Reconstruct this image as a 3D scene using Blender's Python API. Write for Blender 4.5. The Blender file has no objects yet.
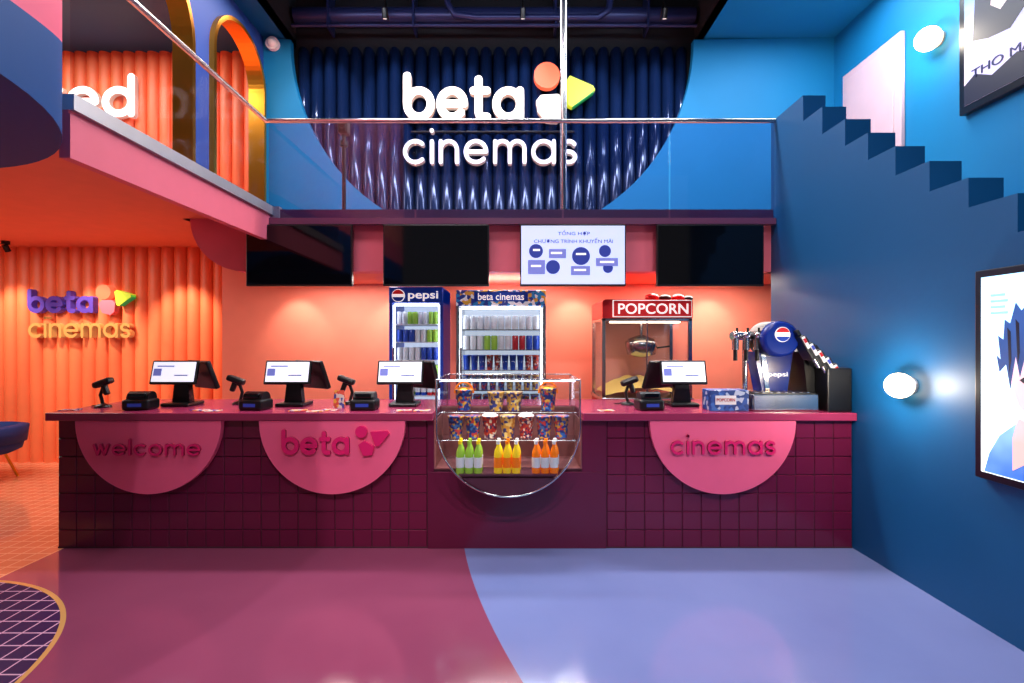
import bpy, bmesh, math, random
from mathutils import Matrix, Vector
random.seed(4)
F=490.0; CH=1.57
def wx(px,y): return (px-512)*y/F
def wz(py,y): return CH+(341.5-py)*y/F
sc=bpy.context.scene
sc.view_settings.view_transform='Standard'
sc.view_settings.look='None'

def lin(c):
    r=[]
    for v in c[:3]:
        v=v/255.0
        r.append(v/12.92 if v<=0.04045 else ((v+0.055)/1.055)**2.4)
    return r+[1.0]
# ---------------------------------------------------------------- materials
def mat(name,rgb,rough=0.5,metal=0.0,em=0.0,emc=None,var=0.06,scale=6.0,bump=0.0,coat=0.0,spec=0.5):
    m=bpy.data.materials.new(name); m.use_nodes=True
    nt=m.node_tree; N=nt.nodes; L=nt.links
    b=N['Principled BSDF']
    c=lin(rgb)
    no=N.new('ShaderNodeTexNoise'); no.inputs['Scale'].default_value=scale; no.inputs['Detail'].default_value=3
    tc=N.new('ShaderNodeNewGeometry'); L.new(tc.outputs['Position'],no.inputs['Vector'])
    mx=N.new('ShaderNodeMix'); mx.data_type='RGBA'
    mx.inputs[6].default_value=[v*(1-var) for v in c[:3]]+[1]
    mx.inputs[7].default_value=[min(1,v*(1+var)) for v in c[:3]]+[1]
    L.new(no.outputs['Fac'],mx.inputs[0]); L.new(mx.outputs[2],b.inputs['Base Color'])
    b.inputs['Roughness'].default_value=rough; b.inputs['Metallic'].default_value=metal
    b.inputs['Specular IOR Level'].default_value=spec
    if coat: b.inputs['Coat Weight'].default_value=coat
    if em>0:
        b.inputs['Emission Color'].default_value=lin(emc or rgb); b.inputs['Emission Strength'].default_value=em
    if bump>0:
        bp=N.new('ShaderNodeBump'); bp.inputs['Strength'].default_value=bump; bp.inputs['Distance'].default_value=0.01
        n2=N.new('ShaderNodeTexNoise'); n2.inputs['Scale'].default_value=scale*12
        L.new(tc.outputs['Position'],n2.inputs['Vector']); L.new(n2.outputs['Fac'],bp.inputs['Height']); L.new(bp.outputs['Normal'],b.inputs['Normal'])
    return m
def glass(name,tint=(245,248,250),refl=0.03,rough=0.02,edge=0.25):
    m=bpy.data.materials.new(name); m.use_nodes=True
    nt=m.node_tree; N=nt.nodes; L=nt.links
    for n in list(N): N.remove(n)
    o=N.new('ShaderNodeOutputMaterial'); t=N.new('ShaderNodeBsdfTransparent'); t.inputs[0].default_value=lin(tint)
    g=N.new('ShaderNodeBsdfGlossy'); g.inputs['Roughness'].default_value=rough
    lw=N.new('ShaderNodeLayerWeight'); lw.inputs[0].default_value=0.5
    pw=N.new('ShaderNodeMath'); pw.operation='POWER'; pw.inputs[1].default_value=4; L.new(lw.outputs['Facing'],pw.inputs[0])
    ad=N.new('ShaderNodeMath'); ad.operation='MULTIPLY_ADD'; ad.inputs[1].default_value=edge; ad.inputs[2].default_value=refl; ad.use_clamp=True
    L.new(pw.outputs[0],ad.inputs[0])
    mx=N.new('ShaderNodeMixShader'); L.new(ad.outputs[0],mx.inputs[0]); L.new(t.outputs[0],mx.inputs[1]); L.new(g.outputs[0],mx.inputs[2])
    L.new(mx.outputs[0],o.inputs[0]); return m
def speckle(name,base,cols,scale=40,rough=0.5,em=0.0):
    m=bpy.data.materials.new(name); m.use_nodes=True
    nt=m.node_tree; N=nt.nodes; L=nt.links; b=N['Principled BSDF']
    tc=N.new('ShaderNodeNewGeometry'); v=N.new('ShaderNodeTexVoronoi'); v.inputs['Scale'].default_value=scale
    L.new(tc.outputs['Position'],v.inputs['Vector'])
    sep=N.new('ShaderNodeSeparateColor'); L.new(v.outputs['Color'],sep.inputs[0])
    cr=N.new('ShaderNodeValToRGB'); cr.color_ramp.interpolation='CONSTANT'
    cr.color_ramp.elements[0].color=lin(base); cr.color_ramp.elements[1].position=0.4; cr.color_ramp.elements[1].color=lin(cols[0])
    n=len(cols)
    for i,c in enumerate(cols[1:]):
        e=cr.color_ramp.elements.new(0.4+0.6*(i+1)/n); e.color=lin(c)
    L.new(sep.outputs[0],cr.inputs[0]); L.new(cr.outputs[0],b.inputs['Base Color']); b.inputs['Roughness'].default_value=rough
    if em: 
        L.new(cr.outputs[0],b.inputs['Emission Color']); b.inputs['Emission Strength'].default_value=em
    return m

M={}
M['coral']=mat('coral_paint',(248,126,80),0.4)
M['coralwall']=mat('coral_wall_paint',(252,138,112),0.55)
M['coralceil']=mat('coral_ceiling_paint',(240,136,104),0.7)
M['salmon']=mat('salmon_paint',(228,104,124),0.6)
M['plum']=mat('plum_edge',(110,62,96),0.3)
M['maroon']=mat('maroon_tile',(106,22,58),0.2,scale=3)
M['maroon2']=mat('maroon_panel',(96,20,54),0.26)
M['grout']=mat('dark_grout',(66,14,38),0.8)
M['topm']=mat('counter_top_plum',(152,46,84),0.25)
M['disc']=mat('pink_disc',(242,96,138),0.5)
M['discl']=mat('magenta_letter',(226,26,106),0.4)
M['discs']=mat('magenta_letter_side_shaded',(150,14,66),0.5)  # darkened copy of the magenta face; shade of the sides is painted in
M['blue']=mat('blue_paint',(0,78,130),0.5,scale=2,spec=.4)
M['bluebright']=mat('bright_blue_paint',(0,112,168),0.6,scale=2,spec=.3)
M['navy']=mat('navy_tube',(16,34,74),0.16,.3)
M['black']=mat('black_void',(10,11,22),0.8)
M['blackp']=mat('black_plastic',(12,12,15),0.35)
M['screen']=mat('screen_glass_off',(5,5,8),0.06)
M['steel']=mat('stainless_steel',(190,188,190),0.22,1.0)
M['brushed']=mat('brushed_steel_strip',(205,200,200),0.4,.8)
M['chrome']=mat('chrome',(220,220,222),0.1,1.0)
M['gold']=mat('gold_trim',(225,150,50),0.28,1.0,em=.05)
M['white']=mat('white_plastic',(230,230,232),0.4)
M['letter']=mat('lit_white_letter',(245,235,230),0.4,em=1.6,emc=(255,244,236))
M['letside']=mat('letter_side_shaded',(200,186,180),0.4,em=0.25,emc=(255,226,205))  # dimmer copy of the letter face, side shading put into the colour
M['cream']=mat('cream_letter',(205,150,80),0.3,em=0.12,emc=(255,200,130))
M['purple']=mat('purple_letter',(86,60,165),0.4,em=0.12)
M['coralem']=mat('coral_lit',(240,90,60),0.4,em=0.8,emc=(250,110,75))
M['lime']=mat('lime_lit',(190,215,50),0.4,em=0.6)
M['green']=mat('green_lit',(30,150,80),0.4,em=0.4)
M['globe']=mat('lamp_globe',(255,240,215),0.4,em=10,emc=(255,214,160))
M['doorw']=mat('pale_door',(186,166,180),0.6)
M['glass']=glass('clear_glass')
M['railglass']=glass('railing_glass',(226,232,245),0.035,edge=.1)
M['sideglass']=glass('side_railing_glass',(240,240,245),0.008,edge=.02)
M['box_light']=mat('cabinet_light',(255,255,255),0.5,em=6,emc=(235,242,255))
M['fridgein']=mat('cabinet_liner_glow',(225,232,240),0.5,em=0.7,emc=(225,235,255))  # liner emits by itself; interior brightness is put into the material
M['fblue']=mat('fridge_blue',(16,60,170),0.35,em=0.12)
M['red']=mat('popcorn_red',(200,16,26),0.35)
M['redem']=mat('popcorn_sign_red',(200,24,30),0.4,em=0.25)
M['wem']=mat('sign_white',(250,245,240),0.4,em=0.7)
M['screenw']=mat('pos_screen_white',(235,238,250),0.3,em=0.9,emc=(228,232,250))
M['screenb']=mat('menu_screen_lavender',(205,215,245),0.3,em=0.72,emc=(184,200,250))
M['ink']=mat('screen_ink_blue',(40,60,160),0.4,em=0.25)
M['inkl']=mat('screen_tile_violet',(120,130,210),0.4,em=0.4)
M['orange']=mat('orange_drink',(245,120,10),0.25,em=0.15)
M['yellow']=mat('yellow_drink',(245,205,30),0.25,em=0.15)
M['greend']=mat('green_drink',(150,190,60),0.25,em=0.1)
M['redc']=mat('red_can',(190,30,40),0.25)
M['bluec']=mat('blue_can',(30,70,175),0.25)
M['popcorn']=mat('popcorn',(240,205,110),0.8,bump=0.8,scale=8)
M['bucketblue']=speckle('bucket_print_blue',(24,46,130),[(220,170,60),(200,60,60),(50,110,190)],55)
M['bucketgold']=speckle('bucket_print_gold',(205,150,60),[(50,60,140),(240,210,130),(60,50,110)],50)
M['bucketred']=speckle('bucket_print_red',(175,30,40),[(235,215,200),(60,30,90),(200,80,40)],70)
M['confetti']=speckle('confetti_header',(40,60,140),[(230,230,240),(210,160,60),(40,130,190)],30,em=0.3)
M['leaf']=speckle('leaflet_print',(220,200,190),[(220,80,60),(60,70,150),(240,180,60)],35)

# ---------------------------------------------------------------- stroke lettering
def A(cx,cy,rx,ry,a0,a1,n=22): return [(cx+rx*math.cos(math.radians(a0+(a1-a0)*i/n)),cy+ry*math.sin(math.radians(a0+(a1-a0)*i/n))) for i in range(n+1)]
def glyph(ch,w,asc=1.42):
    h=w/2; r=.5-h; t=1-h
    if ch=='b': return [[(0,asc-h),(0,.5)],A(r,.5,r,r,0,360,40)],2*r
    if ch=='d': return [[(2*r,asc-h),(2*r,h)],A(r,.5,r,r,0,360,40)],2*r
    if ch=='a': return [[(2*r,t),(2*r,h)],A(r,.5,r,r,0,360,40)],2*r
    if ch=='o': return [A(r,.5,r,r,0,360,40)],2*r
    if ch=='e': return [A(r,.5,r,r,0,318,36),[(0,.5),(2*r,.5)]],2*r
    if ch=='c': return [A(r,.5,r,r,48,312,30)],1.75*r
    if ch=='l': return [[(0,asc-h),(0,h)]],0
    if ch=='i': return [[(0,t),(0,h)],[(0,1.34),(0,1.345)]],0
    if ch=='t':
        return [[(.16,1.32-h),(.16,.16+h)]+A(.16+.16,.16+h,.16,.16,180,270,8)+[(.42,h)],[(0,t),(.42,t)]],.42
    if ch=='r': return [[(0,t),(0,h)],A(.26,t-.26,.26,.26,180,75,10)],.34
    if ch=='n':
        q=.33; return [[(0,t),(0,h)],A(q,t-q,q,q,180,0,18)+[(2*q,h)]],2*q
    if ch=='m':
        q=.3; return [[(0,t),(0,h)],A(q,t-q,q,q,180,0,18)+[(2*q,h)],A(3*q,t-q,q,q,180,0,18)+[(4*q,h)]],4*q
    if ch=='s':
        q=(1-w)/4; hx=.25; return [A(hx,.5+q,hx,q,25,270,18)+A(hx,.5-q,hx,q,90,-155,18)[1:]],2*hx
    if ch=='w': return [[(0,t),(.25,h)],[(.25,h),(.5,t)],[(.5,t),(.75,h)],[(.75,h),(1,t)]],1.0
    return [],.3

# ---------------------------------------------------------------- builder
class B:
    def __init__(s,name):
        s.name=name; s.bm=bmesh.new(); s.mats=[]; s.M=Matrix()
    def mi(s,m):
        if m not in s.mats: s.mats.append(m)
        return s.mats.index(m)
    def raw(s,verts,faces,m,smooth=False,m2=None):
        i=s.mi(m); j=s.mi(m2) if m2 else i; vs=[s.bm.verts.new(s.M@Vector(v)) for v in verts]
        for f in faces:
            front=True
            if f and f[0]=='side': f=f[1:]; front=False
            try:
                fc=s.bm.faces.new([vs[k] for k in f]); fc.material_index=i if front else j; fc.smooth=smooth
            except ValueError: pass
    def add(s,b2,m,smooth=False):
        b2.verts.index_update()
        s.raw([v.co.copy() for v in b2.verts],[[v.index for v in f.verts] for f in b2.faces],m,smooth); b2.free()
    def box(s,x0,x1,y0,y1,z0,z1,m,bev=0.0,seg=2):
        b2=bmesh.new(); bmesh.ops.create_cube(b2,size=1)
        for v in b2.verts:
            v.co=Vector(((x0+x1)/2+v.co.x*(x1-x0),(y0+y1)/2+v.co.y*(y1-y0),(z0+z1)/2+v.co.z*(z1-z0)))
        if bev>0: bmesh.ops.bevel(b2,geom=list(b2.edges),offset=bev,segments=seg,affect='EDGES',profile=0.5)
        s.add(b2,m,False)
    def lathe(s,prof,c,m,seg=24,axis='z'):
        V=[];Fc=[]
        for (r,h) in prof:
            for k in range(seg):
                a=2*math.pi*k/seg; p=(r*math.cos(a),r*math.sin(a),h)
                if axis=='y': p=(p[0],p[2],p[1])
                if axis=='x': p=(p[2],p[0],p[1])
                V.append((c[0]+p[0],c[1]+p[1],c[2]+p[2]))
        n=len(prof)
        for i in range(n-1):
            for k in range(seg):
                k2=(k+1)%seg; Fc.append([i*seg+k,i*seg+k2,(i+1)*seg+k2,(i+1)*seg+k])
        s.raw(V,Fc,m,True)
        s.raw(V[:seg],[list(range(seg))],m); s.raw(V[-seg:],[list(range(seg))],m)
    def cyl(s,c,r,h,m,axis='z',r2=None,seg=28): s.lathe([(r,0),(r if r2 is None else r2,h)],c,m,seg,axis)
    def sphere(s,c,r,m,sx=1,sy=1,sz=1):
        b2=bmesh.new(); bmesh.ops.create_uvsphere(b2,u_segments=24,v_segments=14,radius=r)
        for v in b2.verts: v.co=Vector((v.co.x*sx+c[0],v.co.y*sy+c[1],v.co.z*sz+c[2]))
        s.add(b2,m,True)
    def prism(s,pts,a0,a1,m,plane='xz',smooth=False,m2=None):
        def P(p,a):
            if plane=='xz': return (p[0],a,p[1])
            if plane=='yz': return (a,p[0],p[1])
            return (p[0],p[1],a)
        n=len(pts); V=[P(p,a0) for p in pts]+[P(p,a1) for p in pts]
        s.raw(V,[list(range(n)),list(range(2*n-1,n-1,-1))],m)
        s.raw(V,[[i,(i+1)%n,n+(i+1)%n,n+i] for i in range(n)],m2 or m,smooth)
    def ribbon(s,pts,w,ya,yb_,m,m2=None):
        n=len(pts); L_=[];R_=[]
        for i in range(n):
            a=Vector(pts[max(i-1,0)]); c=Vector(pts[min(i+1,n-1)]); d=(c-a)
            if d.length<1e-9: d=Vector((0,1))
            d.normalize(); nn=Vector((-d.y,d.x))*w/2; p=Vector(pts[i]); L_.append(p+nn); R_.append(p-nn)
        V=[];Fc=[]
        for i in range(n):
            V+=[(L_[i].x,ya,L_[i].y),(R_[i].x,ya,R_[i].y),(R_[i].x,yb_,R_[i].y),(L_[i].x,yb_,L_[i].y)]
            if i:
                o=4*i-4
                for k in range(4):
                    q=[o+k,o+(k+1)%4,o+4+(k+1)%4,o+4+k]; Fc.append(q if k==0 else ['side']+q)
        Fc+= [['side',0,1,2,3],['side',4*n-4,4*n-3,4*n-2,4*n-1]]
        s.raw(V,Fc,m,False,m2)
        for p in (pts[0],pts[-1]): s.prism(A(p[0],p[1],w/2,w/2,0,337.5,15),ya+.0007,yb_,m,'xz',False,m2)
    def word(s,txt,x0,x1,zb,zx,yf,depth,m,w=.25,gap=.16,m2=None):
        gl=[];cur=w/2
        for ch in txt:
            g_,wd=glyph(ch,w); gl.append((g_,cur)); cur+=wd+w+gap
        tot=cur-gap-w/2; sx=(x1-x0)/tot; sz=zx-zb; k=0
        for g_,c in gl:
            for pl in g_:
                k+=1; e=.0011*(k%3)
                s.ribbon([(x0+(c+p[0])*sx,zb+p[1]*sz) for p in pl],w*min(sx,sz),yf+e,yf+depth,m,m2)
    def tube(s,pts,r,m,seg=10):
        pts=[Vector(p) for p in pts]; V=[];Fc=[]; up=None
        for i,p in enumerate(pts):
            d=(pts[min(i+1,len(pts)-1)]-pts[max(i-1,0)]).normalized()
            if up is None: up=Vector((0,0,1)) if abs(d.z)<0.9 else Vector((1,0,0))
            a=d.cross(up).normalized(); up=a.cross(d).normalized()
            rr=r[i] if isinstance(r,(list,tuple)) else r
            for k in range(seg):
                t=2*math.pi*k/seg; V.append(p+a*math.cos(t)*rr+up*math.sin(t)*rr)
        for i in range(len(pts)-1):
            for k in range(seg):
                k2=(k+1)%seg; Fc.append([i*seg+k,i*seg+k2,(i+1)*seg+k2,(i+1)*seg+k])
        s.raw(V,Fc,m,True); s.raw(V[:seg],[list(range(seg))],m); s.raw(V[-seg:],[list(range(seg))],m)
    def text(s,body,x0,x1,z0,z1,yf,depth,m,off=0.0,face='-y',bev=0.0):
        cu=bpy.data.curves.new('t','FONT'); cu.body=body; cu.size=1; cu.extrude=0.05; cu.offset=off; cu.bevel_depth=bev; cu.resolution_u=6
        ob=bpy.data.objects.new('t',cu); sc.collection.objects.link(ob); bpy.context.view_layer.update()
        me=bpy.data.meshes.new_from_object(ob.evaluated_get(bpy.context.evaluated_depsgraph_get()))
        vs=[v.co.copy() for v in me.vertices]; fs=[list(p.vertices) for p in me.polygons]
        bpy.data.objects.remove(ob); bpy.data.curves.remove(cu); bpy.data.meshes.remove(me)
        if not vs: return
        a0=min(v.x for v in vs);a1=max(v.x for v in vs);b0=min(v.y for v in vs);b1=max(v.y for v in vs);c0=min(v.z for v in vs);c1=max(v.z for v in vs)
        out=[]
        for v in vs:
            u=x0+(v.x-a0)/(a1-a0)*(x1-x0); w=z0+(v.y-b0)/(b1-b0)*(z1-z0); q=(v.z-c0)/(c1-c0)
            if face=='-y': out.append((u,yf+depth*(1-q),w))
            else: out.append((yf+depth*(1-q),u,w))
        s.raw(out,fs,m)
    def finish(s,normals=True):
        if normals: bmesh.ops.recalc_face_normals(s.bm,faces=list(s.bm.faces))
        me=bpy.data.meshes.new(s.name); s.bm.to_mesh(me); s.bm.free()
        for m in s.mats: me.materials.append(m)
        o=bpy.data.objects.new(s.name,me); sc.collection.objects.link(o); return o
def arc(cx,cz,r,a0,a1,n=32):
    return [(cx+r*math.cos(math.radians(a0+(a1-a0)*i/n)),cz+r*math.sin(math.radians(a0+(a1-a0)*i/n))) for i in range(n+1)]
def corrugate(b,x0,x1,z0,z1,y,pitch,m,depth=1.0,dome=False):
    n=round((x1-x0)/pitch); p=(x1-x0)/n; r=p/2
    f0=z0 if callable(z0) else (lambda x:z0); f1=z1 if callable(z1) else (lambda x:z1)
    for i in range(n):
        xc=x0+p*(i+.5); V=[];Fc=[]; K=8
        for k in range(K+1):
            t=math.pi*k/K; x=xc-r*math.cos(t); yy=y-r*depth*math.sin(t)
            top=f1(x)-(r*(1-math.sin(t)) if dome else 0)
            V+= [(x,yy,f0(x)),(x,yy,top)]
            if k: Fc.append([2*k-2,2*k,2*k+1,2*k-1])
        if dome: Fc.append([2*k+1 for k in range(K+1)])
        b.raw(V,Fc,m,True)

# ---------------------------------------------------------------- room shell
YC=3.72; SLAB=2.88; SB=2.80; CEIL=5.85; XR=2.59; XO=4.54; YB=6.9
def floor_mat():
    m=bpy.data.materials.new('floor_resin_and_tile'); m.use_nodes=True
    nt=m.node_tree;N=nt.nodes;L=nt.links;b=N['Principled BSDF']
    g=N.new('ShaderNodeNewGeometry'); sp=N.new('ShaderNodeSeparateXYZ'); L.new(g.outputs['Position'],sp.inputs[0])
    def math_(op,a,bv):
        n=N.new('ShaderNodeMath'); n.operation=op
        for i,v in enumerate((a,bv)):
            if isinstance(v,(int,float)): n.inputs[i].default_value=v
            elif v is not None: L.new(v,n.inputs[i])
        return n.outputs[0]
    def disc(cx,cy,r):
        dx=math_('SUBTRACT',sp.outputs[0],cx); dy=math_('SUBTRACT',sp.outputs[1],cy)
        d=math_('SQRT',math_('ADD',math_('MULTIPLY',dx,dx),math_('MULTIPLY',dy,dy)),None)
        return math_('LESS_THAN',d,r)
    def mix(f,a,c):
        n=N.new('ShaderNodeMix'); n.data_type='RGBA'; L.new(f,n.inputs[0])
        for i,v in ((6,a),(7,c)):
            if isinstance(v,(list,tuple)): n.inputs[i].default_value=v
            else: L.new(v,n.inputs[i])
        return n.outputs[2]
    no=N.new('ShaderNodeTexNoise'); no.inputs['Scale'].default_value=1.3; no.inputs['Detail'].default_value=5; L.new(g.outputs['Position'],no.inputs['Vector'])
    purple=mix(no.outputs['Fac'],lin((120,54,84)),lin((142,70,98)))
    blue=mix(no.outputs['Fac'],lin((104,116,170)),lin((124,136,188)))
    col=mix(disc(6.64,4.9,7.1),purple,blue)
    def brick(size,c1,mortar,ms):
        br=N.new('ShaderNodeTexBrick'); br.offset=0; br.squash=1
        br.inputs['Scale'].default_value=1; br.inputs['Brick Width'].default_value=size; br.inputs['Row Height'].default_value=size
        br.inputs['Mortar Size'].default_value=ms; br.inputs['Color1'].default_value=lin(c1); br.inputs['Color2'].default_value=[v*1.12 for v in lin(c1)[:3]]+[1]
        br.inputs['Mortar'].default_value=lin(mortar); L.new(g.outputs['Position'],br.inputs['Vector']); return br.outputs['Color']
    pale=brick(0.11,(216,132,98),(240,180,145),0.006)
    col=mix(math_('LESS_THAN',sp.outputs[0],-3.4),col,pale)
    dark=brick(0.11,(40,10,64),(200,150,180),0.0045)
    inner=disc(-3.5,1.96,1.245)
    col=mix(disc(-3.5,1.96,1.27),col,lin((200,150,90)))
    col=mix(inner,col,dark)
    L.new(col,b.inputs['Base Color'])
    r=N.new('ShaderNodeMapRange'); L.new(no.outputs['Fac'],r.inputs[0]); r.inputs[3].default_value=0.05; r.inputs[4].default_value=0.2
    rr=math_('ADD',r.outputs[0],math_('MULTIPLY',inner,.35)); L.new(rr,b.inputs['Roughness'])
    L.new(math_('SUBTRACT',.85,math_('MULTIPLY',inner,.75)),b.inputs['Specular IOR Level'])
    return m
b=B('floor'); b.box(-9,5,-3,9,-0.1,0,floor_mat()); b.finish()

b=B('wall_counter_back'); b.box(-3.55,4.0,6.0,6.1,0,SB,M['coralwall']); b.box(-3.55,-3.45,6.1,6.42,0,SB,M['coralwall']); b.finish()
b=B('wall_lounge_back'); b.box(-9,-3.55,6.42,6.52,0,SB,M['coral']); corrugate(b,-9,-3.56,0,SB,6.42,0.17,M['coral']); b.finish()
b=B('wall_left'); b.box(-9.1,-9,-3,7.6,0,6.8,M['coral']); b.finish()
b=B('ceiling_lounge')
b.prism([(-9,2.85),(-2.92,2.85),(-2.62,2.7),(-2.42,2.64),(-2.42,4.9),(XO,4.9),(XO,7.4),(-9,7.4)],SB,SLAB,M['coralceil'],'xy'); b.finish()
b=B('trim_mezzanine_fascia')
b.box(-2.44,-2.38,2.64,4.9,2.56,SB,M['salmon']); b.box(-2.42,-2.39,2.64,4.87,SB,2.82,M['salmon'])
pts=[(-2.44,SB),(-3.3,SB)]+[(-3.22+0.55*(1-math.cos(math.radians(a))),SB-(SB-2.27)*math.sin(math.radians(a))) for a in range(0,91,10)]+[(XR,2.27),(XR,SB)]
b.prism(pts,4.9,5.05,M['salmon'],'xz')
b.box(-2.38,XR,4.86,4.9,2.73,SLAB,M['plum'])
b.finish()
b=B('trim_deck_strip'); b.box(-2.44,-2.36,2.64,4.9,2.82,2.905,M['brushed']); b.box(-2.44,-2.3,4.84,4.9,2.73,2.905,M['brushed']); b.finish()
b=B('ceiling_counter'); b.box(-2.67,4.0,5.05,6.0,2.27,2.35,M['coralceil']); b.finish()

xc0=wx(492,YB); R=2.84
b=B('wall_upper_back')
pts=[(-3.5,SLAB),(XO,SLAB),(XO,CEIL)]+arc(xc0,CEIL-0.03,R,0,-180,64)+[(-3.5,CEIL)]
b.prism(pts,YB,YB+0.1,M['bluebright'],'xz'); b.box(-3.5,XO,YB+0.25,YB+0.3,SLAB,6.7,M['black']); b.finish()
b=B('wall_panel_navy_tubes')
corrugate(b,xc0-R+0.02,xc0+R-0.02,lambda x:max(SLAB,CEIL-0.03-math.sqrt(max(0,(R+0.1)**2-(x-xc0)**2))),5.8,YB+0.22,0.186,M['navy'],dome=True)
b.finish()
arches=[(3.6,5.33,5.65),(5.66,6.86,5.62)]
b=B('wall_arcade')
pts=[(2.85,SLAB)]
for (a,c,top) in arches:
    r=(c-a)/2; pts.append((a,SLAB)); pts+= [( (a+c)/2+r*math.cos(math.radians(t)), top-r+r*math.sin(math.radians(t))) for t in range(180,-1,-6)]; pts.append((c,SLAB))
pts+=[(YB,SLAB),(YB,CEIL),(2.85,CEIL)]
b.prism(pts,-3.62,-3.5,mat('arcade_blue_violet',(30,70,150),0.6),'yz'); b.finish()
for (a,c,top) in arches:
    r=(c-a)/2; b=B('arch_gold_trim')
    path=[(a,SLAB)]+[((a+c)/2+r*math.cos(math.radians(t)),top-r+r*math.sin(math.radians(t))) for t in range(180,-1,-6)]+[(c,SLAB)]
    inner=[(a+.05,SLAB)]+[((a+c)/2+(r-.05)*math.cos(math.radians(t)),top-r+(r-.05)*math.sin(math.radians(t))) for t in range(180,-1,-6)]+[(c-.05,SLAB)]
    n=len(path); V=[];Fc=[]
    for i in range(n):
        V+=[(-3.66,*path[i]),(-3.44,*path[i]),(-3.44,*inner[i]),(-3.66,*inner[i])]
        if i: 
            o=4*i-4
            for k in range(4): Fc.append([o+k,o+(k+1)%4,o+4+(k+1)%4,o+4+k])
    b.raw(V,Fc,M['gold'],False); b.finish()
b=B('wall_mezzanine_coral'); b.box(-9,-3.52,7.3,7.4,SLAB,CEIL,M['coral']); corrugate(b,-9,-3.62,SLAB,CEIL,7.3,0.18,M['coral']); b.finish()
b=B('lettering_sign'); b.word('red',wx(44,7.13),wx(135,7.13),wz(117,7.13),wz(86,7.13),7.13,0.07,M['letter'],.24,.06,M['letside']); b.finish()
b=B('wall_right'); b.box(XO,XO+0.1,-3,7.2,0,6.8,M['bluebright']); b.finish()
tops=[3.76,3.53,3.30,3.09,2.89,2.69,2.50,2.33,2.13,1.93,1.73,1.53,1.33,1.13,0.93,0.73]
near=[4.36,4.09,3.81,3.565,3.31,3.04,2.78,2.51,2.25,1.99,1.73,1.47,1.21,0.95,0.69,0.43]
pts=[(4.9,0),(4.9,tops[0])]
for i,t in enumerate(tops):
    pts.append((near[i],t))
    if i+1<len(tops): pts.append((near[i],tops[i+1]))
pts.append((near[-1],0))
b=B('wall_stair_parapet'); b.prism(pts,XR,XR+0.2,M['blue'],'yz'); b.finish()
b=B('staircase')
pts=[(4.89,0),(4.89,2.75)]
for i in range(len(near)-1):
    z=2.75-0.183*i
    pts.append((near[i],z)); pts.append((near[i],max(0,z-0.183)))
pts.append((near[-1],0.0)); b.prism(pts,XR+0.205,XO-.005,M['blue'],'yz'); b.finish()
b=B('ceiling')
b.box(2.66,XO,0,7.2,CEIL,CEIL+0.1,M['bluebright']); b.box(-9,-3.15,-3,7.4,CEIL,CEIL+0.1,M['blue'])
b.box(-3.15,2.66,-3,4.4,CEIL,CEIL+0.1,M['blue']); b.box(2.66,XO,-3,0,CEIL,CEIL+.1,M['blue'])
b.box(-3.3,2.8,4.2,7.2,6.7,6.8,M['black']); b.box(-3.2,-3.15,4.4,7.2,CEIL,6.7,M['black']); b.box(2.66,2.71,4.4,7.2,CEIL,6.7,M['black']); b.box(-3.2,2.7,4.35,4.4,CEIL,6.7,M['black'])
b.finish()
duct=mat('dark_duct',(34,44,92),0.35,0.4)
b=B('ceiling_duct')
b.tube([(-3.1,7.0,6.22),(2.6,7.0,6.22)],0.11,duct,16)
b.tube([(-3.1,6.9,6.02),(2.6,6.9,6.02)],0.025,duct)
b.tube([(-.9,6.85,6.6),(-.9,6.85,6.3),(-.8,6.85,6.14),(-.5,6.85,6.1),(1.2,6.85,6.1),(1.35,6.85,6.2),(1.4,6.85,6.6)],.045,duct,12)
for x in (-2.6,-1.4,.6,1.9): b.box(x,x+.03,6.86,7.12,5.98,6.7,duct)
b.finish()
for x in (-1.75,.15,2.1):
    b=B('ceiling_spotlight'); b.M=Matrix.Translation((x,6.72,6.08))@Matrix.Rotation(math.radians(25),4,'X'); b.cyl((0,0,-.07),.035,.12,M['blackp']); b.cyl((0,0,-.074),.026,.004,M['wem']); b.M=Matrix(); b.tube([(x,6.72,6.12),(x,6.78,6.3),(x,6.95,6.12)],.01,M['blackp']); b.finish()
b=B('door_1'); b.box(XO-0.055,XO-.004,5.65,6.65,SLAB,5.16,M['doorw'],0.01); b.box(XO-0.07,XO-0.055,5.75,6.55,SLAB+0.02,5.06,M['doorw'],0.005)
b.sphere((XO-0.1,5.85,4.0),0.03,M['steel']); b.finish()

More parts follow.
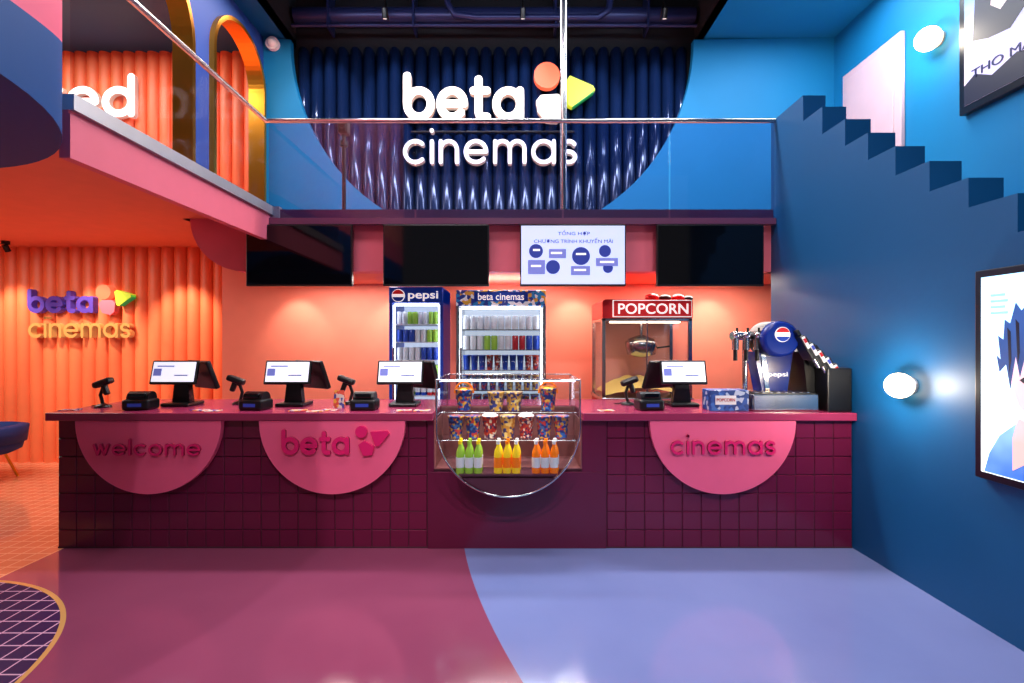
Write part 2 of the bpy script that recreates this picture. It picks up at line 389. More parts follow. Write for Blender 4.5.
def drum_mat():
    m=bpy.data.materials.new('two_tone_drum_paint'); m.use_nodes=True
    nt=m.node_tree;N=nt.nodes;L=nt.links;bs=N['Principled BSDF']
    g=N.new('ShaderNodeNewGeometry'); sp=N.new('ShaderNodeSeparateXYZ'); L.new(g.outputs['Position'],sp.inputs[0])
    a=N.new('ShaderNodeMath'); a.operation='MULTIPLY_ADD'; a.inputs[1].default_value=0.55; a.inputs[2].default_value=0.0; L.new(sp.outputs[0],a.inputs[0])
    s2=N.new('ShaderNodeMath'); s2.operation='ADD'; L.new(a.outputs[0],s2.inputs[0]); L.new(sp.outputs[2],s2.inputs[1])
    cr=N.new('ShaderNodeValToRGB'); cr.color_ramp.interpolation='CONSTANT'
    mr=N.new('ShaderNodeMapRange'); mr.inputs[1].default_value=0; mr.inputs[2].default_value=4; L.new(s2.outputs[0],mr.inputs[0]); L.new(mr.outputs[0],cr.inputs[0])
    cr.color_ramp.elements[0].color=lin((0,66,128)); cr.color_ramp.elements[1].position=1.8/4; cr.color_ramp.elements[1].color=lin((228,96,124))
    e=cr.color_ramp.elements.new(2.1/4); e.color=lin((245,130,125))
    L.new(cr.outputs[0],bs.inputs['Base Color']); bs.inputs['Roughness'].default_value=0.6; bs.inputs['Specular IOR Level'].default_value=.2
    return m
b=B('hanging_drum_bulkhead'); b.lathe([(1.27,2.54),(1.27,CEIL)],(-3.09,1.49,0),drum_mat(),72); b.finish()

# ---------------------------------------------------------------- mezzanine railing
b=B('glass_railing')
HR=3.76; yr=4.82
b.tube([(-2.42,2.68,HR-.02),(-2.42,yr,HR-.02)],0.022,M['steel']); b.tube([(-2.42,yr,HR-.02),(XR-.005,yr,HR-.02)],0.022,M['steel'])
xs=[-2.40,-0.95,0.5,1.55,XR]
for i in range(len(xs)-1): b.box(xs[i]+.01,xs[i+1]-.01,yr-.006,yr+.006,2.76,HR-.03,M['railglass'])
ys=[2.68,3.85,4.80]
for i in range(2): b.box(-2.426,-2.414,ys[i]+.01,ys[i+1]-.01,2.86,HR-.03,M['sideglass'])
b.box(-2.44,XR-.005,yr-.025,yr+.04,2.72,2.78,M['plum'])
b.finish()
xp=wx(563.5,5.0)
b=B('steel_post'); b.cyl((xp,5.0,SLAB),0.034,6.7-SLAB,M['steel'],seg=20); b.cyl((xp,5.0,SLAB),0.07,0.03,M['steel']); b.finish()
xp=wx(344,5.1)
b=B('stanchion_speaker'); b.cyl((xp,5.1,SLAB),0.13,0.03,M['blackp']); b.cyl((xp,5.1,SLAB),0.02,0.88,M['blackp'],seg=12)
b.box(xp-.05,xp+.05,5.04,5.16,3.72,3.86,M['blackp'],0.02); b.cyl((xp,5.03,3.8),0.035,0.02,M['blackp'],'y'); b.cyl((xp,5.1,3.6),0.04,0.05,M['blackp'])
b.finish()

# ---------------------------------------------------------------- signs
def logo(b,y,px,dep,s_circle,s_sq,s_tri,s_tri2,side=None):
    cx,cy,r=px['c']; X=lambda u:wx(u,y); Z=lambda v:wz(v,y)
    b.prism(arc(X(cx),Z(cy),r*y/F,0,354,40),y,y+dep,s_circle,'xz')
    b.prism([(X(u),Z(v)) for u,v in px['s']],y,y+dep,s_sq,'xz',False,side)
    b.prism([(X(u),Z(v)) for u,v in px['t']],y-.01,y+dep,s_tri,'xz')
    b.prism([(X(u),Z(v)) for u,v in px['t2']],y,y+dep,s_tri2,'xz')
y=6.92
b=B('wall_logo_sign')
b.word('beta',wx(403,y),wx(524,y),wz(121,y),wz(86,y),y,0.09,M['letter'],.25,.05,M['letside'])
b.word('cinemas',wx(403,y),wx(577,y),wz(164,y),wz(139,y),y,0.09,M['letter'],.16,.2,M['letside'])
logo(b,y,{'c':(547,75,13),'s':[(536,101),(541,95),(558,94),(563,99),(562,117),(557,122),(546,121),(538,112)],
 't':[(567,80),(570,76),(593,86),(595,90),(572,107),(568,105)],'t2':[(568,96),(593,88),(594,92),(573,107),(568,105)]},0.09,M['coralem'],M['letter'],M['lime'],M['green'],M['letside'])
b.tube([(wx(410,y),y+.09,wz(129,y)),(wx(575,y),y+.09,wz(129,y))],0.015,M['blackp'])
b.finish()
y=6.25
b=B('lounge_logo_sign')
b.word('beta',wx(27,y),wx(93,y),wz(313,y),wz(296,y),y,0.08,M['purple'],.24,.06)
b.word('cinemas',wx(28,y),wx(130,y),wz(338,y),wz(323,y),y,0.08,M['cream'],.18,.17)
logo(b,y,{'c':(103,292,7.5),'s':[(98,304),(102,300),(112,300),(115,303),(114,312),(110,315),(102,313)],
 't':[(115,292),(117,290),(131,294),(131,297),(119,306),(117,305)],'t2':[(116,300),(131,295),(131,298),(119,306),(117,305)]},0.08,M['coralem'],M['salmon'],M['lime'],M['green'])
b.finish()

# ---------------------------------------------------------------- counter
TZ=1.034
bx0=wx(434,YC)-0.0; bx1=wx(582,YC); DZ0=0.60
b=B('service_counter')
yb2=4.5; XE=XR-.004
b.box(-3.45,bx0,YC+.012,yb2,0,TZ-.06,M['grout']); b.box(bx1,XE,YC+.012,yb2,0,TZ-.06,M['grout'])
b.box(bx0,bx1,YC+.012,yb2,0,DZ0,M['maroon2']); b.box(bx0,bx1,4.12,yb2,DZ0,TZ-.06,M['maroon2'])
b.box(-3.5,bx0,YC-.05,yb2+.05,TZ-.06,TZ,M['topm'],0.006); b.box(bx1,XE,YC-.05,yb2+.05,TZ-.06,TZ,M['topm'],0.006); b.box(bx0,bx1,4.12,yb2+.05,TZ-.06,TZ,M['topm'])
b.box(-3.45,XE,YC+.002,YC+.012,0,.012,M['grout'])
t=0.139; g=0.0022
def tiles(x0,x1,yf,side=None):
    n=round((x1-x0)/t); w=(x1-x0)/n
    for i in range(n):
        for j in range(7):
            a=x0+i*w+g; c=x0+(i+1)*w-g; z0=j*t+g; z1=min((j+1)*t-g,TZ-.062)
            e=.0035
            V=[(a,yf+.009,z0),(c,yf+.009,z0),(c,yf+.009,z1),(a,yf+.009,z1),(a+e,yf+.004,z0+e),(c-e,yf+.004,z0+e),(c-e,yf+.004,z1-e),(a+e,yf+.004,z1-e)]
            if side is not None: V=[(side+(v[1]-yf),v[0],v[2]) for v in V]
            b.raw(V,[[4,5,6,7],[0,1,5,4],[1,2,6,5],[2,3,7,6],[3,0,4,7]],M['maroon'])
b.box(-3.45,XE,YC+.009,YC+.013,0,DZ0,M['grout'])
cxl=wx(427,YC); cxr=wx(607,YC)
tiles(-3.45,cxl,YC); tiles(cxr,XE,YC); tiles(YC+.012,yb2,0,side=-3.459)
b.box(cxl+.005,cxr-.005,YC-.006,YC+.014,0.0,DZ0-.02,M['maroon2'],0.004)
b.box(cxl+.005,bx0,YC-.006,YC+.014,DZ0-.02,TZ-.062,M['maroon2']); b.box(bx1,cxr-.005,YC-.006,YC+.014,DZ0-.02,TZ-.062,M['maroon2'])
b.finish()
for (pc,txt,u0,u1,v0,v1) in ((148,'welcome',92,200,444,456),(332,'beta',281,349,437,455),(723,'cinemas',671,776,441,455)):
    yy=YC-.045
    b=B('counter_sign_disc'); xc=wx(pc,yy); zc=TZ-.062; r=73*yy/F
    b.prism(arc(xc,zc,r,-180,0,60),yy,YC-.001,M['disc'],'xz')
    yl=yy-.02
    b.word(txt,wx(u0,yl),wx(u1,yl),wz(v1,yl),wz(v0,yl),yl,.021,M['discl'],.25 if txt=='beta' else .19,.06 if txt=='beta' else .18,M['discs'])
    if txt=='beta':
        X=lambda u:wx(u,yl); Z=lambda v:wz(v,yl)
        b.prism(arc(X(361),Z(432),6*yl/F,0,352,30),yl,yl+.021,M['discl'],'xz')
        b.prism([(X(u),Z(v)) for u,v in [(358,445),(364,441),(374,447),(372,455),(363,456)]],yl,yl+.021,M['discl'],'xz')
        b.prism([(X(u),Z(v)) for u,v in [(370,432),(387,431),(389,434),(379,446),(375,446)]],yl,yl+.021,M['discl'],'xz')
    b.finish()

# ---------------------------------------------------------------- display case
yf=3.5; xc=wx(508,yf); zc=wz(425,yf); r=72*yf/F; zt=wz(380,yf); ybk=4.11
CX=xc;CR=r;CT=zt
b=B('glass_display_case')
outl=arc(xc,zc,r,-180,0,48)+[(xc+r,zt),(xc-r,zt)]
b.prism(outl,yf,yf+.006,M['glass'],'xz')
b.tube([(p[0],yf+.003,p[1]) for p in ([(xc-r,zt)]+arc(xc,zc,r,-180,0,48)+[(xc+r,zt)])],0.007,M['chrome'],8)
b.tube([(xc-r,yf+.003,zt),(xc+r,yf+.003,zt)],0.006,M['chrome'],8)
sh=[(-180+i*180/48) for i in range(49)]
V=[];Fc=[]
for i,a in enumerate(sh):
    p=(xc+r*math.cos(math.radians(a)),zc+r*math.sin(math.radians(a))); V+=[(p[0],yf,p[1]),(p[0],YC-.008,p[1])]
    if i: Fc.append([2*i-2,2*i,2*i+1,2*i-1])
b.raw(V,Fc,M['glass'],True)
ang=math.degrees(math.asin((zc-DZ0-.01)/r))
b.prism(arc(xc,zc,r-.01,-180+ang,-ang,40),yf+.02,YC-.008,mat('case_base_smoked',(110,70,88),0.15,0.5),'xz')
b.box(xc-r,xc-r+.006,yf,ybk,TZ+.001,zt,M['glass']); b.box(xc+r-.006,xc+r,yf,ybk,TZ+.001,zt,M['glass'])
b.box(xc-r,xc+r,yf,ybk,zt,zt+.006,M['glass'])
for sx in (xc-r,xc+r): 
    b.tube([(sx,ybk,TZ),(sx,ybk,zt)],.005,M['chrome'],8); b.tube([(sx,yf,zt),(sx,ybk,zt)],.005,M['chrome'],8)
b.tube([(xc-r,ybk,zt),(xc+r,ybk,zt)],.005,M['chrome'],8)
wood=mat('case_liner',(150,92,90),0.35)
b.box(bx0+.002,bx1-.002,4.1,4.118,DZ0+.001,TZ-.005,wood)
b.box(bx0+.002,bx0+.012,YC,4.1,DZ0+.001,TZ-.065,wood); b.box(bx1-.012,bx1-.002,YC,4.1,DZ0+.001,TZ-.065,wood)
hw=r*math.cos(math.radians(ang))
b.box(xc-hw,xc+hw,yf+.02,YC,DZ0-.012,DZ0+.001,wood); b.box(bx0+.014,bx1-.014,YC,4.1,DZ0+.0005,DZ0+.012,wood)
b.box(bx0+.014,bx1-.014,3.71,3.885,.815,.827,M['glass']); b.box(bx0+.014,bx1-.014,3.885,4.1,1.0,1.012,M['glass'])
b.tube([(bx0+.014,3.71,.82),(bx1-.014,3.71,.82)],.003,M['chrome'],6); b.tube([(bx0+.014,3.885,1.006),(bx1-.014,3.885,1.006)],.003,M['chrome'],6)
b.box(xc-r+.03,xc+r-.03,yf+.02,yf+.03,zt-.012,zt-.004,M['box_light'])
b.finish()
def bottle(b,x,y,z,h,r,m,cap):
    b.lathe([(r*.9,0),(r,h*.06),(r,h*.6),(r*.8,h*.72),(r*.38,h*.84),(r*.36,h*.9)],(x,y,z),m,14)
    b.lathe([(r*.45,h*.9),(r*.45,h)],(x,y,z),cap,12)
    b.lathe([(r*1.03,h*.22),(r*1.03,h*.52)],(x,y,z),M['white'] if m!=M['yellow'] else M['orange'],14)
def bucket(b,x,y,z,h,r,m,lid=None):
    b.lathe([(r*.74,0),(r,h*.93),(r*1.06,h*.93),(r*1.06,h),(r*.9,h)],(x,y,z),m,20)
    if lid: b.lathe([(r*1.05,h),(r*.8,h*1.08),(r*.3,h*1.12)],(x,y,z),lid,20)
b=B('bottled_drinks')
for px_,m,cap in ((460,'greend','yellow'),(469,'greend','greend'),(478,'greend','yellow'),(498,'yellow','white'),(507,'yellow','orange'),(516,'yellow','white'),(536,'orange','white'),(545,'orange','orange'),(554,'orange','white')):
    bottle(b,wx(px_,3.56),3.565,DZ0+.003,.245,.03,M[m],M[cap])
    bottle(b,wx(px_+1,3.65),3.655,DZ0+.003,.245,.03,M[m],M[cap])
b.finish()
b=B('drink_cups')
for px_,m in ((456,'bucketblue'),(473,'bucketblue'),(490,'bucketred'),(508,'bucketgold'),(526,'bucketred'),(544,'bucketblue'),(561,'bucketblue')):
    bucket(b,wx(px_,3.8),3.795,.828,.17,.061,M[m],M['white'] if m=='bucketred' else None)
b.finish()
b=B('popcorn_buckets')
for px_,m,hh in ((464,'bucketblue',.17),(496,'bucketgold',.15),(514,'bucketgold',.15),(548,'bucketblue',.18)):
    bucket(b,wx(px_,3.98),3.98,1.013,hh,.068,M[m],M['gold'] if hh>.155 else None)
for px_ in (464,548):
    b.tube([(wx(px_,3.98)+.075*math.cos(math.radians(a)),3.98,1.15+.09*math.sin(math.radians(a))) for a in range(0,181,12)],.008,M['orange'],8)
b.finish()

# ---------------------------------------------------------------- menu screens
yt=4.76
for i,(u0,u1) in enumerate(((246,352),(383,489),(520,626),(657,764))):
    b=B('menu_tv'); x0=wx(u0,yt);x1=wx(u1,yt);z1=wz(224.5,yt);z0=wz(286,yt)
    b.box(x0,x1,yt,yt+.05,z0,z1,M['blackp'],.006); 
    b.box(x0+.012,x1-.012,yt-.002,yt+.01,z0+.018,z1-.012,M['screenb'] if i==2 else M['screen'])
    b.box((x0+x1)/2-.15,(x0+x1)/2+.15,yt+.05,4.899,z0+.25,z0+.45,M['blackp'])
    if i==2:
        yy=yt-.004; X=lambda u:wx(u,yy); Z=lambda v:wz(v,yy)
        b.text('TỔNG HỢP',X(558),X(590),Z(236),Z(230),yy,.002,M['ink'],.0); b.text('CHƯƠNG TRÌNH KHUYẾN MÃI',X(534),X(613),Z(243),Z(237.5),yy,.002,M['ink'],.0)
        for (cx,cy,rr) in ((536,251,7),(553,267,7),(581,256,9),(605,251,6),(608,268,5)): b.prism(arc(X(cx),Z(cy),rr*yy/F,0,350,24),yy,yt-.001,M['ink'],'xz')
        for (a,c,d,e) in ((528,260,545,274),(549,249,566,258),(571,266,590,275),(596,258,618,266)): b.box(X(a),X(d),yy-.001,yt-.001,Z(e),Z(c),M['inkl'],.004)
        for (a,c,d,e) in ((531,265,541,267),(551,252,562,254),(574,269,586,271),(600,261,614,263),(576,253,586,255),(533,249,540,251)): b.box(X(a),X(d),yy-.002,yt-.001,Z(e),Z(c),M['wem'])
    b.finish()
for u in (315,559):
    b=B('security_camera'); x=wx(u,5.2); b.cyl((x,5.25,2.235),.05,.034,M['white']); b.sphere((x,5.25,2.235),.038,M['blackp']); b.finish()

# ---------------------------------------------------------------- coolers
def cooler(name,u0,u1,v0,yfr,ydep,hm,frame,rows,lab):
    b=B(name); x0=wx(u0,yfr);x1=wx(u1,yfr);zt=wz(v0,yfr)
    w=.035; hd=.17
    b.box(x0,x0+w,yfr,yfr+ydep,.06,zt,frame,.006); b.box(x1-w,x1,yfr,yfr+ydep,.06,zt,frame,.006)
    b.box(x0+w,x1-w,yfr+ydep-.03,yfr+ydep,.06,zt-hd,M['fridgein'])
    b.box(x0,x1,yfr-.01,yfr+ydep,zt-hd,zt,hm,.01); b.box(x0,x1,yfr,yfr+ydep,0.06,.35,frame,.01)
    for sx in (x0+.05,x1-.08):
        for sy in (yfr+.05,yfr+ydep-.1): b.box(sx,sx+.04,sy,sy+.04,0,.06,M['blackp'])
    b.box(x0+w,x1-w,yfr+.002,yfr+.01,.37,zt-hd-.01,M['glass'])
    b.tube([(x0+w+.02,yfr-.03,.9),(x0+w+.02,yfr-.03,1.5)],.012,M['steel'])
    for z in (.9,1.5): b.tube([(x0+w+.02,yfr-.03,z),(x0+w+.02,yfr+.005,z)],.009,M['steel'])
    b.box(x0+w+.003,x0+w+.02,yfr+.03,yfr+.05,.37,zt-hd-.02,M['box_light']); b.box(x1-w-.02,x1-w-.003,yfr+.03,yfr+.05,.37,zt-hd-.02,M['box_light'])
    b.box(x0+w+.02,x1-w-.02,yfr+.03,yfr+.06,zt-hd-.03,zt-hd-.005,M['box_light'])
    n=len(rows); z=0.4; H=(zt-hd-.03-z)/n
    for i,row in enumerate(rows):
        zz=z+i*H; b.box(x0+w,x1-w,yfr+.04,yfr+ydep-.03,zz-.01,zz,M['steel'] if lab=='b' else M['white'])
        kind,cols,cnt=row; ww=(x1-x0-2*w-.05)/cnt
        for dy in (0.1,.22):
            for k in range(cnt):
                x=x0+w+.025+ww*(k+.5); m=M[cols[k*len(cols)//cnt]]
                if kind=='can': b.lathe([(ww*.4,0),(ww*.45,.01),(ww*.45,H*.66),(ww*.36,H*.7)],(x,yfr+dy,zz),m,12)
                elif kind=='bottle': bottle(b,x,yfr+dy,zz,H*.86,ww*.43,m,M['white'])
                else: bucket(b,x,yfr+dy,zz,H*.72,ww*.43,m)
    if lab=='p':
        b.text('pepsi',wx(408,yfr-.02),wx(438,yfr-.02),wz(301,yfr-.02),wz(291,yfr-.02),yfr-.02,.012,M['wem'],.01)
        X=wx(398,yfr-.03);Z=wz(295.5,yfr-.03); rr=.062
        b.prism(arc(X,Z,rr,15,165,20),yfr-.03,yfr-.008,M['redem'],'xz'); b.prism(arc(X,Z,rr,-165,-15,20),yfr-.03,yfr-.008,M['fblue'],'xz')
        b.prism(arc(X,Z,rr*1.12,0,354,30),yfr-.02,yfr-.008,M['wem'],'xz')
    else:
        b.box(wx(474,yfr-.015),wx(528,yfr-.015),yfr-.015,yfr-.005,wz(301.5,yfr),wz(292,yfr),M['fblue'])
        b.text('beta cinemas',wx(478,yfr-.02),wx(524,yfr-.02),wz(300,yfr-.02),wz(293,yfr-.02),yfr-.02,.012,M['wem'],.005)
    b.finish()
cooler('drinks_fridge',389,443,287,5.25,.62,M['fblue'],M['fblue'],
  [('bottle',['bluec'],6),('bottle',['bluec','orange'],6),('can',['bluec','redc','bluec'],7),('bottle',['greend','bluec','redc'],7),('can',['bluec','redc','greend'],7),('can',['white','bluec'],7),('can',['bluec','white','greend'],7),('can',['white','greend','white','greend'],8)],'p')
cooler('display_cooler',456,546,290,5.2,.65,M['confetti'],M['steel'],
  [('bucket',['bucketblue'],6),('bucket',['bucketgold'],6),('bucket',['bucketblue'],8),('bucket',['bucketblue','bucketgold'],9),('bucket',['bluec','bucketred','bluec','bucketred'],10),('can',['white','greend','white','redc','bluec'],11),('can',['white'],11)],'b')

# ---------------------------------------------------------------- popcorn machine
b=B('popcorn_machine'); yp=5.0; x0=wx(603,yp);x1=wx(694,yp); zt=wz(299,yp); zs=wz(318,yp)
b.box(x0,x1,yp+.05,yp+.7,0.05,.95,M['red'],.01); b.box(x0-.01,x1+.01,yp+.03,yp+.72,.95,.99,M['steel'],.008)
for sx in (x0+.05,x1-.11):
    for sy in (yp+.1,yp+.6): b.box(sx,sx+.06,sy,sy+.06,0,.05,M['blackp'])
for sx in (x0,x1-.035):
    for sy in (yp+.05,yp+.66): b.box(sx,sx+.035,sy,sy+.035,.99,zs,M['steel'])
b.box(x0,x1,yp+.05,yp+.7,zs-.03,zs,M['steel'],.004)
b.prism([(x0,zs),(x1,zs),(x1+.0,zt-.02),(x1-.03,zt),(x0+.03,zt),(x0,zt-.02)],yp+.03,yp+.7,M['red'],'xz')
sx0=wx(613,yp);sx1=wx(692,yp); 
b.box(sx0,sx1,yp,yp+.03,zs+.01,zt-.01,M['wem'],.004); b.box(sx0+.008,sx1-.008,yp-.006,yp+.001,zs+.018,zt-.018,M['redem'])
b.text('POPCORN',wx(618,yp),wx(688,yp),wz(314,yp),wz(303.5,yp),yp-.012,.008,M['wem'],.01)
b.box(x0+.035,x1-.035,yp+.052,yp+.058,1.0,zs-.03,M['glass']); b.box(x0+.002,x0+.008,yp+.085,yp+.66,1.0,zs-.03,M['glass']); b.box(x1-.008,x1-.002,yp+.085,yp+.66,1.0,zs-.03,M['glass'])
b.box(x0+.02,x1-.02,yp+.675,yp+.68,1.0,zs-.03,mat('frosted_back',(235,160,145),0.45))
b.box(x0+.1,x1-.1,yp+.12,yp+.18,zs-.045,zs-.031,mat('warm_fill_bar',(255,220,190),.5,em=8))  # glowing bar added to brighten the inside of the popcorn cabin
b.tube([((x0+x1)/2,yp+.056,1.0),((x0+x1)/2,yp+.056,zs-.03)],.008,M['steel'])
xk=(x0+x1)/2+.02
b.lathe([(.05,0),(.15,.03),(.17,.12),(.17,.17),(.15,.18),(.14,.2),(.03,.24)],(xk,yp+.36,1.4),M['steel'],24)
b.tube([(xk,yp+.36,1.62),(xk,yp+.36,zs-.03)],.015,M['steel']); b.tube([(xk+.16,yp+.36,1.5),(xk+.3,yp+.3,1.52)],.01,M['blackp'])
V=[];nx=16
for j in range(10):
    for i in range(nx+1):
        u=i/nx; v=j/9; V.append((x0+.04+(x1-x0-.08)*u,yp+.07+.58*v,1.02+.16*math.sin(math.pi*u)*(.4+.6*v)+random.uniform(-.012,.012)))
b.raw(V,[[j*(nx+1)+i,j*(nx+1)+i+1,(j+1)*(nx+1)+i+1,(j+1)*(nx+1)+i] for j in range(9) for i in range(nx)],M['popcorn'],True)
b.finish()
b=B('red_helmet_pile')
for k,(u,rr) in enumerate(((652,.07),(665,.06),(678,.065),(688,.05))):
    b.sphere((wx(u,5.3),5.3,zt+rr*.6),rr,M['blackp'] if k%2 else M['red'],1.1,1,.62)
b.finish()

# ---------------------------------------------------------------- POS gear
def place(name,x,y,z,rot=0): 
    b=B(name); b.M=Matrix.Translation((x,y,z))@Matrix.Rotation(rot,4,'Z'); return b
def pos(x,y,mir=1):
    b=place('pos_terminal',x,y,TZ); base=b.M.copy()
    b.box(-.1,.13,-.1,.13,0,.03,M['blackp'],.012)
    b.prism([(-.06,.03),(.09,.03),(.07,.2),(-.04,.2)],-.01,.05,M['blackp'],'xz')
    b.M=base@Matrix.Translation((-.01*mir,-.05,.28))@Matrix.Rotation(math.radians(-14),4,'X')
    b.box(-.19,.19,-.012,.018,-.1,.1,M['blackp'],.008); b.box(-.175,.175,-.014,-.01,-.08,.086,M['screenw'])
    b.box(-.14,.0,-.0155,-.013,.045,.055,M['inkl']); b.box(-.165,-.1,-.0155,-.013,-.03,.03,M['inkl']); b.box(.01,.12,-.0155,-.013,-.03,-.022,M['ink'])
    b.M=base@Matrix.Translation((.13*mir,.09,.26))@Matrix.Rotation(math.radians(-32*mir),4,'Z')@Matrix.Rotation(math.radians(20),4,'X')
    b.box(-.18,.18,-.02,.02,-.13,.12,M['blackp'],.012); b.box(-.165,.165,.019,.022,-.11,.105,M['screen'])
    b.M=base; b.tube([(.0,.02,.15),(.04*mir,.05,.22)],.03,M['blackp'])
    b.finish()
def scanner(x,y,mir=1):
    b=place('barcode_scanner',x,y,TZ); base=b.M.copy()
    b.lathe([(.06,0),(.06,.012),(.03,.025),(.018,.03)],(0,0,0),M['blackp'])
    b.tube([(0,0,.02),(-.02*mir,0,.1),(0,0,.16),(.03*mir,0,.18)],.013,M['blackp'])
    b.M=base@Matrix.Translation((.02*mir,-.01,.2))@Matrix.Rotation(math.radians(-20*mir),4,'Y')
    b.box(-.085,.065,-.035,.035,-.022,.03,M['blackp'],.018); b.box(-.03,.01,-.02,.02,-.1,-.01,M['blackp'],.012)
    b.M=base; b.tube([(-.03*mir,.02,.02),(-.07*mir,.04,.008),(-.11*mir,.02,.008)],.005,M['blackp'])
    b.finish()
def printer(x,y,ang=0):
    b=place('receipt_printer',x,y,TZ,ang)
    b.box(-.1,.1,-.08,.08,0,.085,M['blackp'],.02,3)
    b.cyl((-.08,0.01,.085),.058,.16,M['blackp'],'x'); b.box(-.06,.06,-.065,-.02,.1,.13,M['screen'],.005)
    b.box(-.05,.05,-.083,-.079,.03,.055,M['ink']); b.finish()
pos(wx(180,4.1),4.1); pos(wx(292,4.1),4.1); pos(wx(403,4.1),4.1); pos(wx(680,4.1),4.1,-1)
scanner(wx(103,4.0),4.0); scanner(wx(240,4.2),4.2,-1); scanner(wx(350,4.2),4.2,-1); scanner(wx(628,4.15),4.15)
printer(wx(141,3.87),3.87,.1); printer(wx(256,3.86),3.86,-.15); printer(wx(365,3.86),3.86); printer(wx(649,3.86),3.86,.1)
b=B('leaflets')
for (u,y,a) in ((70,3.83,.2),(200,3.83,-.3),(212,3.78,.1),(298,3.8,0),(315,3.76,.3),(330,3.83,-.2),(404,3.8,.2),(422,3.8,0),(606,3.8,.2)):
    b.M=Matrix.Translation((wx(u,y),y,TZ+.0005))@Matrix.Rotation(a,4,'Z'); b.box(-.06,.06,-.04,.04,0,.004,M['leaf'])
b.finish()
b=B('snack_box'); y=3.85; x0=wx(706,y);x1=wx(744,y)
pb=speckle('snack_box_print',(24,60,130),[(60,110,190),(40,80,160),(180,190,215)],30)
b.box(x0,x1,y-.08,y+.08,TZ,TZ+.16,pb,.004); b.box(x0+.04,x0+.2,y-.083,y-.08,TZ+.05,TZ+.12,M['white']); b.text('POPCORN',x0+.05,x0+.19,TZ+.075,TZ+.1,y-.086,.003,M['redc'],.0); b.finish()
b=B('standing_card'); y=3.95; X=wx(338,y); b.prism([(y,TZ),(y+.06,TZ),(y+.03,TZ+.14)],X-.04,X+.04,M['leaf'],'yz'); b.finish()

# ---------------------------------------------------------------- soda dispenser
b=B('soda_dispenser'); y=3.84
X=lambda u:wx(u,y); Z=lambda v:wz(v,y)
b.box(X(748),X(813),y-.08,y+.32,TZ,TZ+.13,M['steel'],.01)
b.box(X(750),X(811),y-.06,y+.1,TZ+.13,TZ+.138,M['blackp'])
for k in range(8): b.box(X(752)+k*.057,X(752)+k*.057+.02,y-.055,y+.095,TZ+.138,TZ+.144,M['steel'])
pb=mat('dispenser_blue',(12,40,130),0.22,em=.03)
pts=[(X(770),TZ+.13),(X(796),TZ+.13),(X(799),Z(372)),(X(802),Z(352)),(X(762),Z(352)),(X(766),Z(372))]
b.prism(pts,y+.12,y+.27,pb,'xz')
b.prism([(X(773),TZ+.14),(X(777),TZ+.14),(X(773),Z(354)),(X(768),Z(354))],y+.11,y+.12,M['chrome'],'xz')
xc=X(780);zc=Z(339); rr=.15
b.M=Matrix.Translation((xc,0,zc))@Matrix.Diagonal((1,1,.95,1))@Matrix.Translation((-xc,0,-zc))
b.cyl((xc,y+.02,zc),rr,.2,M['blackp'],'y',seg=48)
b.lathe([(rr,0),(rr*.98,-.03),(rr*.86,-.05),(rr*.8,-.052)],(xc,y+.02,zc),pb,48,'y')
b.M=Matrix()
yy=y-.045; zl=zc+.035; lr=.058
b.prism(arc(xc,zl,lr,0,356,40),yy+.006,yy+.02,M['wem'],'xz')
b.prism(arc(xc,zl,lr*.92,18,162,20),yy,yy+.01,M['redem'],'xz'); b.prism(arc(xc,zl,lr*.92,-162,-18,20),yy,yy+.01,M['fblue'],'xz')
b.text('pepsi',X(776),X(796),Z(379),Z(373),y+.112,.01,M['wem'],.0)
b.tube([(X(772),y+.2,Z(342)),(X(760),y+.15,Z(336)),(X(738),y+.1,Z(336))],.035,M['chrome'],14)
for u in (740,751,762):
    b.cyl((X(u),y+.08,Z(350)),.026,.09,M['steel']); b.cyl((X(u),y+.08,Z(361)),.016,.09,M['blackp']); b.sphere((X(u),y+.06,Z(335)),.027,M['chrome']); b.cyl((X(u),y+.05,Z(334)),.008,.05,M['blackp'])
b.tube([(X(757),y+.2,TZ+.13),(X(757),y+.2,Z(340))],.02,M['chrome'])
b.finish()
b=B('beverage_tap_bank'); y=3.74; xe=XR-.006
b.prism([(X(820),TZ),(xe,TZ),(xe,Z(372)),(X(828),Z(345)),(X(814),Z(352))],y+.14,y+.42,M['blackp'],'xz')
b.box(wx(826,y),xe,y-.02,y+.14,TZ,wz(368,y),M['blackp'],.01)
for k in range(5):
    u=808+k*8; v=346+k*7
    b.M=Matrix.Translation((wx(u,y),y+.04,wz(v,y)))@Matrix.Rotation(math.radians(-30),4,'Y')
    b.box(-.02,.02,-.04,.1,-.12,.09,M['blackp'],.008); b.box(-.013,.013,-.045,-.03,-.02,.08,M['white'],.004); b.box(-.01,.01,-.048,-.04,.03,.065,M['ink'] if k%2 else M['redc'],.002); b.cyl((0,-.02,-.19),.014,.08,M['steel']); b.box(-.012,.012,-.02,.02,.09,.14,M['blackp'],.004)
b.M=Matrix(); b.finish()

